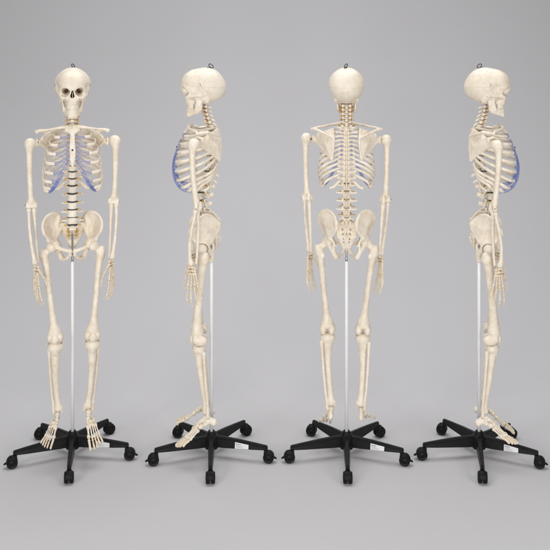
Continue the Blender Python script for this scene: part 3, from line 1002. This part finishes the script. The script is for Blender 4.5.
# ================================================================== rolling stand
RB = .275
def build_stand():
    st = empty('rolling_stand')
    # hub
    prof = [(.030, .036), (.033, .042), (.033, .088), (.029, .096), (.021, .098), (.021, .109), (.018, .112), (.009, .112)]
    part('hub', lathe(prof, seg=36), black_p, st)
    part('hub_bolt', join([lathe([(.003, .1115), (.003, .116)], (.0135 * math.cos(a), .0135 * math.sin(a), 0), 'z', 10) for a in (R(45), R(135), R(225), R(315))]), wheel_p, st)
    part('pole', lathe([(.0078, .107), (.0078, .896), (.0068, .899), (.005, .900)], seg=28), white_p, st)
    rod = join([tube([(0, 0, .89), (0, 0, .93), (0, .001, .965), (0, .010, 1.00), (0, .018, 1.030)], .0042, 14, 6), lathe([(.0058, .898), (.0058, .915), (.0045, .918)], (0, 0, 0), 'z', 18),
                tube([(-.004, .005, .945), (0.002, .012, .975), (.001, .026, 1.01), (0, .036, 1.04)], .0026, 10, 5)])
    part('mounting_rod', rod, steel, st)
    for i in range(5):
        a = R(-90 + 72 * i)
        # arm as a tapering ridge-topped beam; local +x outward
        sec = [(.018, .097, .046, .0108, .0160), (.06, .0955, .0465, .0102, .0152), (.12, .091, .049, .0094, .0138), (.20, .083, .052, .0082, .0118), (.245, .078, .0545, .0074, .0104), (.265, .0755, .056, .0070, .0096), (.269, .072, .058, .005, .008)]
        V = []; F = []
        for (x, zt, zb, wt, wb) in sec:
            ring = [(-wt * .62, zt), (wt * .62, zt), (wt, zt - .004), (wt * 1.05, zt - .012), (wb, zb + .004), (wb - .003, zb), (-wb + .003, zb), (-wb, zb + .004), (-wt * 1.05, zt - .012), (-wt, zt - .004)]
            V += [(x, y, z) for y, z in ring]
        n = 10
        for k in range(len(sec) - 1):
            for j in range(n):
                F.append((k * n + j, k * n + (j + 1) % n, (k + 1) * n + (j + 1) % n, (k + 1) * n + j))
        F.append(tuple(range(n))); F.append(tuple((len(sec) - 1) * n + j for j in range(n)))
        arm = part('leg', (V, F), black_p, st, smooth=False)
        arm.rotation_euler = (0, 0, a)
        bv = arm.modifiers.new('bevel', 'BEVEL'); bv.width = .0018; bv.segments = 2; bv.limit_method = 'ANGLE'; bv.angle_limit = R(18)
        # caster
        ca = empty('caster', (.262 * math.cos(a), .262 * math.sin(a), 0), st)
        ca.rotation_euler = (0, 0, [R(-90), R(-8), R(38), R(168), R(188)][i])      # rolling direction
        part('caster_stem', join([lathe([(.0055, .036), (.0055, .055), (.0085, .0555), (.0085, .050)], (0, 0, 0), 'z', 16)]), wheel_p, ca)
        for sgn in (-1, 1):
            off = .012
            prof = [(.006, sgn * .0035), (.0225, sgn * .0035), (.0245, sgn * .0055), (.0250, sgn * .012), (.0240, sgn * .0185), (.0195, sgn * .0205), (.0185, sgn * .0190), (.008, sgn * .0192), (.007, sgn * .021), (.002, sgn * .0212)]
            part('wheel', lathe(prof, (off, 0, .0250), 'y', 36), wheel_p, ca)
        s = SDF(.0012)
        s.box((off - .001, 0, .034), (.012, .0028, .0215), .002)
        s.path([(off + .0235 * math.cos(R(t)), 0, .025 + .0255 * math.sin(R(t))) for t in range(0, 141, 20)], .0030, k=.003, sc=(1, 4.6, 1))
        s.box((0, 0, .046), (.010, .010, .008), .003)
        link('caster_hood', s.mesh(wheel_p, 1, 'caster_hood'), ca)
        if i in (1, 4):
            s = SDF(.0012)
            s.path([(off + .020, 0, .026), (off + .030, 0, .021), (off + .035, 0, .019)], [.0032, .003, .0024], k=.003, sc=(1, 2.4, 1.5))
            link('brake_lever', s.mesh(wheel_p, 1, 'brake_lever'), ca)
    # the sticker on the side of the front right arm
    a = R(-90 + 72)
    lb = empty('sticker', (0, 0, 0), st)
    lb.rotation_euler = (0, 0, a)
    def lerp(x, zf):
        xs = [.12, .20]; zt = np.interp(x, xs, [.091, .083]); zb = np.interp(x, xs, [.049, .052]); wt = np.interp(x, xs, [.0094, .0082]) * 1.05; wb = np.interp(x, xs, [.0138, .0118])
        z0, z1 = zb + .004, zt - .012
        z = z0 + (z1 - z0) * zf
        return x, -(wb + (wt - wb) * zf), z
    def quad(x0, x1, f0, f1, off):
        p = []
        for (x, f) in ((x0, f0), (x1, f0), (x1, f1), (x0, f1)):
            q = lerp(x, f); p.append((q[0], q[1] - off, q[2] - off * .15))
        v = [(p_[0], -p_[1], p_[2]) for p_ in p]
        return v, [(0, 1, 2, 3)]
    X0, X1 = .118, .182
    v, f = quad(X0, X1, -.02, 1.02, .0022)
    v2, f2 = quad(X0, X1, -.02, 1.02, .0004)
    V = list(v) + list(v2)
    F = [(0, 1, 2, 3), (4, 5, 6, 7), (0, 1, 5, 4), (1, 2, 6, 5), (2, 3, 7, 6), (3, 0, 4, 7)]
    part('label_paper', (V, F), paper, lb, smooth=False)
    marks = [quad(X0 + .004, X0 + .010, .70, .82, .0024), quad(X0 + .0115, X0 + .021, .72, .82, .0024), quad(X0 + .0225, X0 + .027, .72, .82, .0024)]
    rng = random.Random(3)
    for k in range(4):
        x = X0 + .005
        while x < X0 + .030 + .010 * (k % 2):
            L = rng.uniform(.0015, .004)
            marks.append(quad(x, x + L, .52 - .12 * k, .555 - .12 * k, .0024)); x += L + .0012
    part('label_print', join(marks), ink, lb, smooth=False, fix=False)
    return st

stand = build_stand()

# ================================================================== four of each
rows = [
 # photo column, view turn, skeleton label, stand label
 (72.5, 0, 'ivory human skeleton model facing the camera on a rolling stand, leftmost of four', 'black five-legged rolling stand under the skeleton that faces the camera'),
 (211.5, -90, 'ivory human skeleton model in left profile, its face towards the left edge', 'black five-legged rolling stand under the skeleton whose face points left'),
 (346.5, 180, 'ivory human skeleton model seen from behind, back of skull and shoulder blades to the camera', 'black five-legged rolling stand under the skeleton seen from behind'),
 (479.0, 90, 'ivory human skeleton model in right profile, its face towards the right edge', 'black five-legged rolling stand under the skeleton whose face points right'),
]
for i, (px, turn, sl, tl) in enumerate(rows):
    X = (px - 275) / PX
    az = math.atan2(X, CD)
    S = skel if i == 0 else copy_tree(skel)
    T = stand if i == 0 else copy_tree(stand)
    for o in (S, T): o.location = (X, 0, 0)
    S.rotation_euler = (0, 0, R(turn) - az)
    T.rotation_euler = (0, 0, -az * .75)
    tag(S, sl, 'skeleton', 'anatomical skeletons on rolling stands')
    tag(T, tl, 'stand', 'rolling stands under the skeletons')
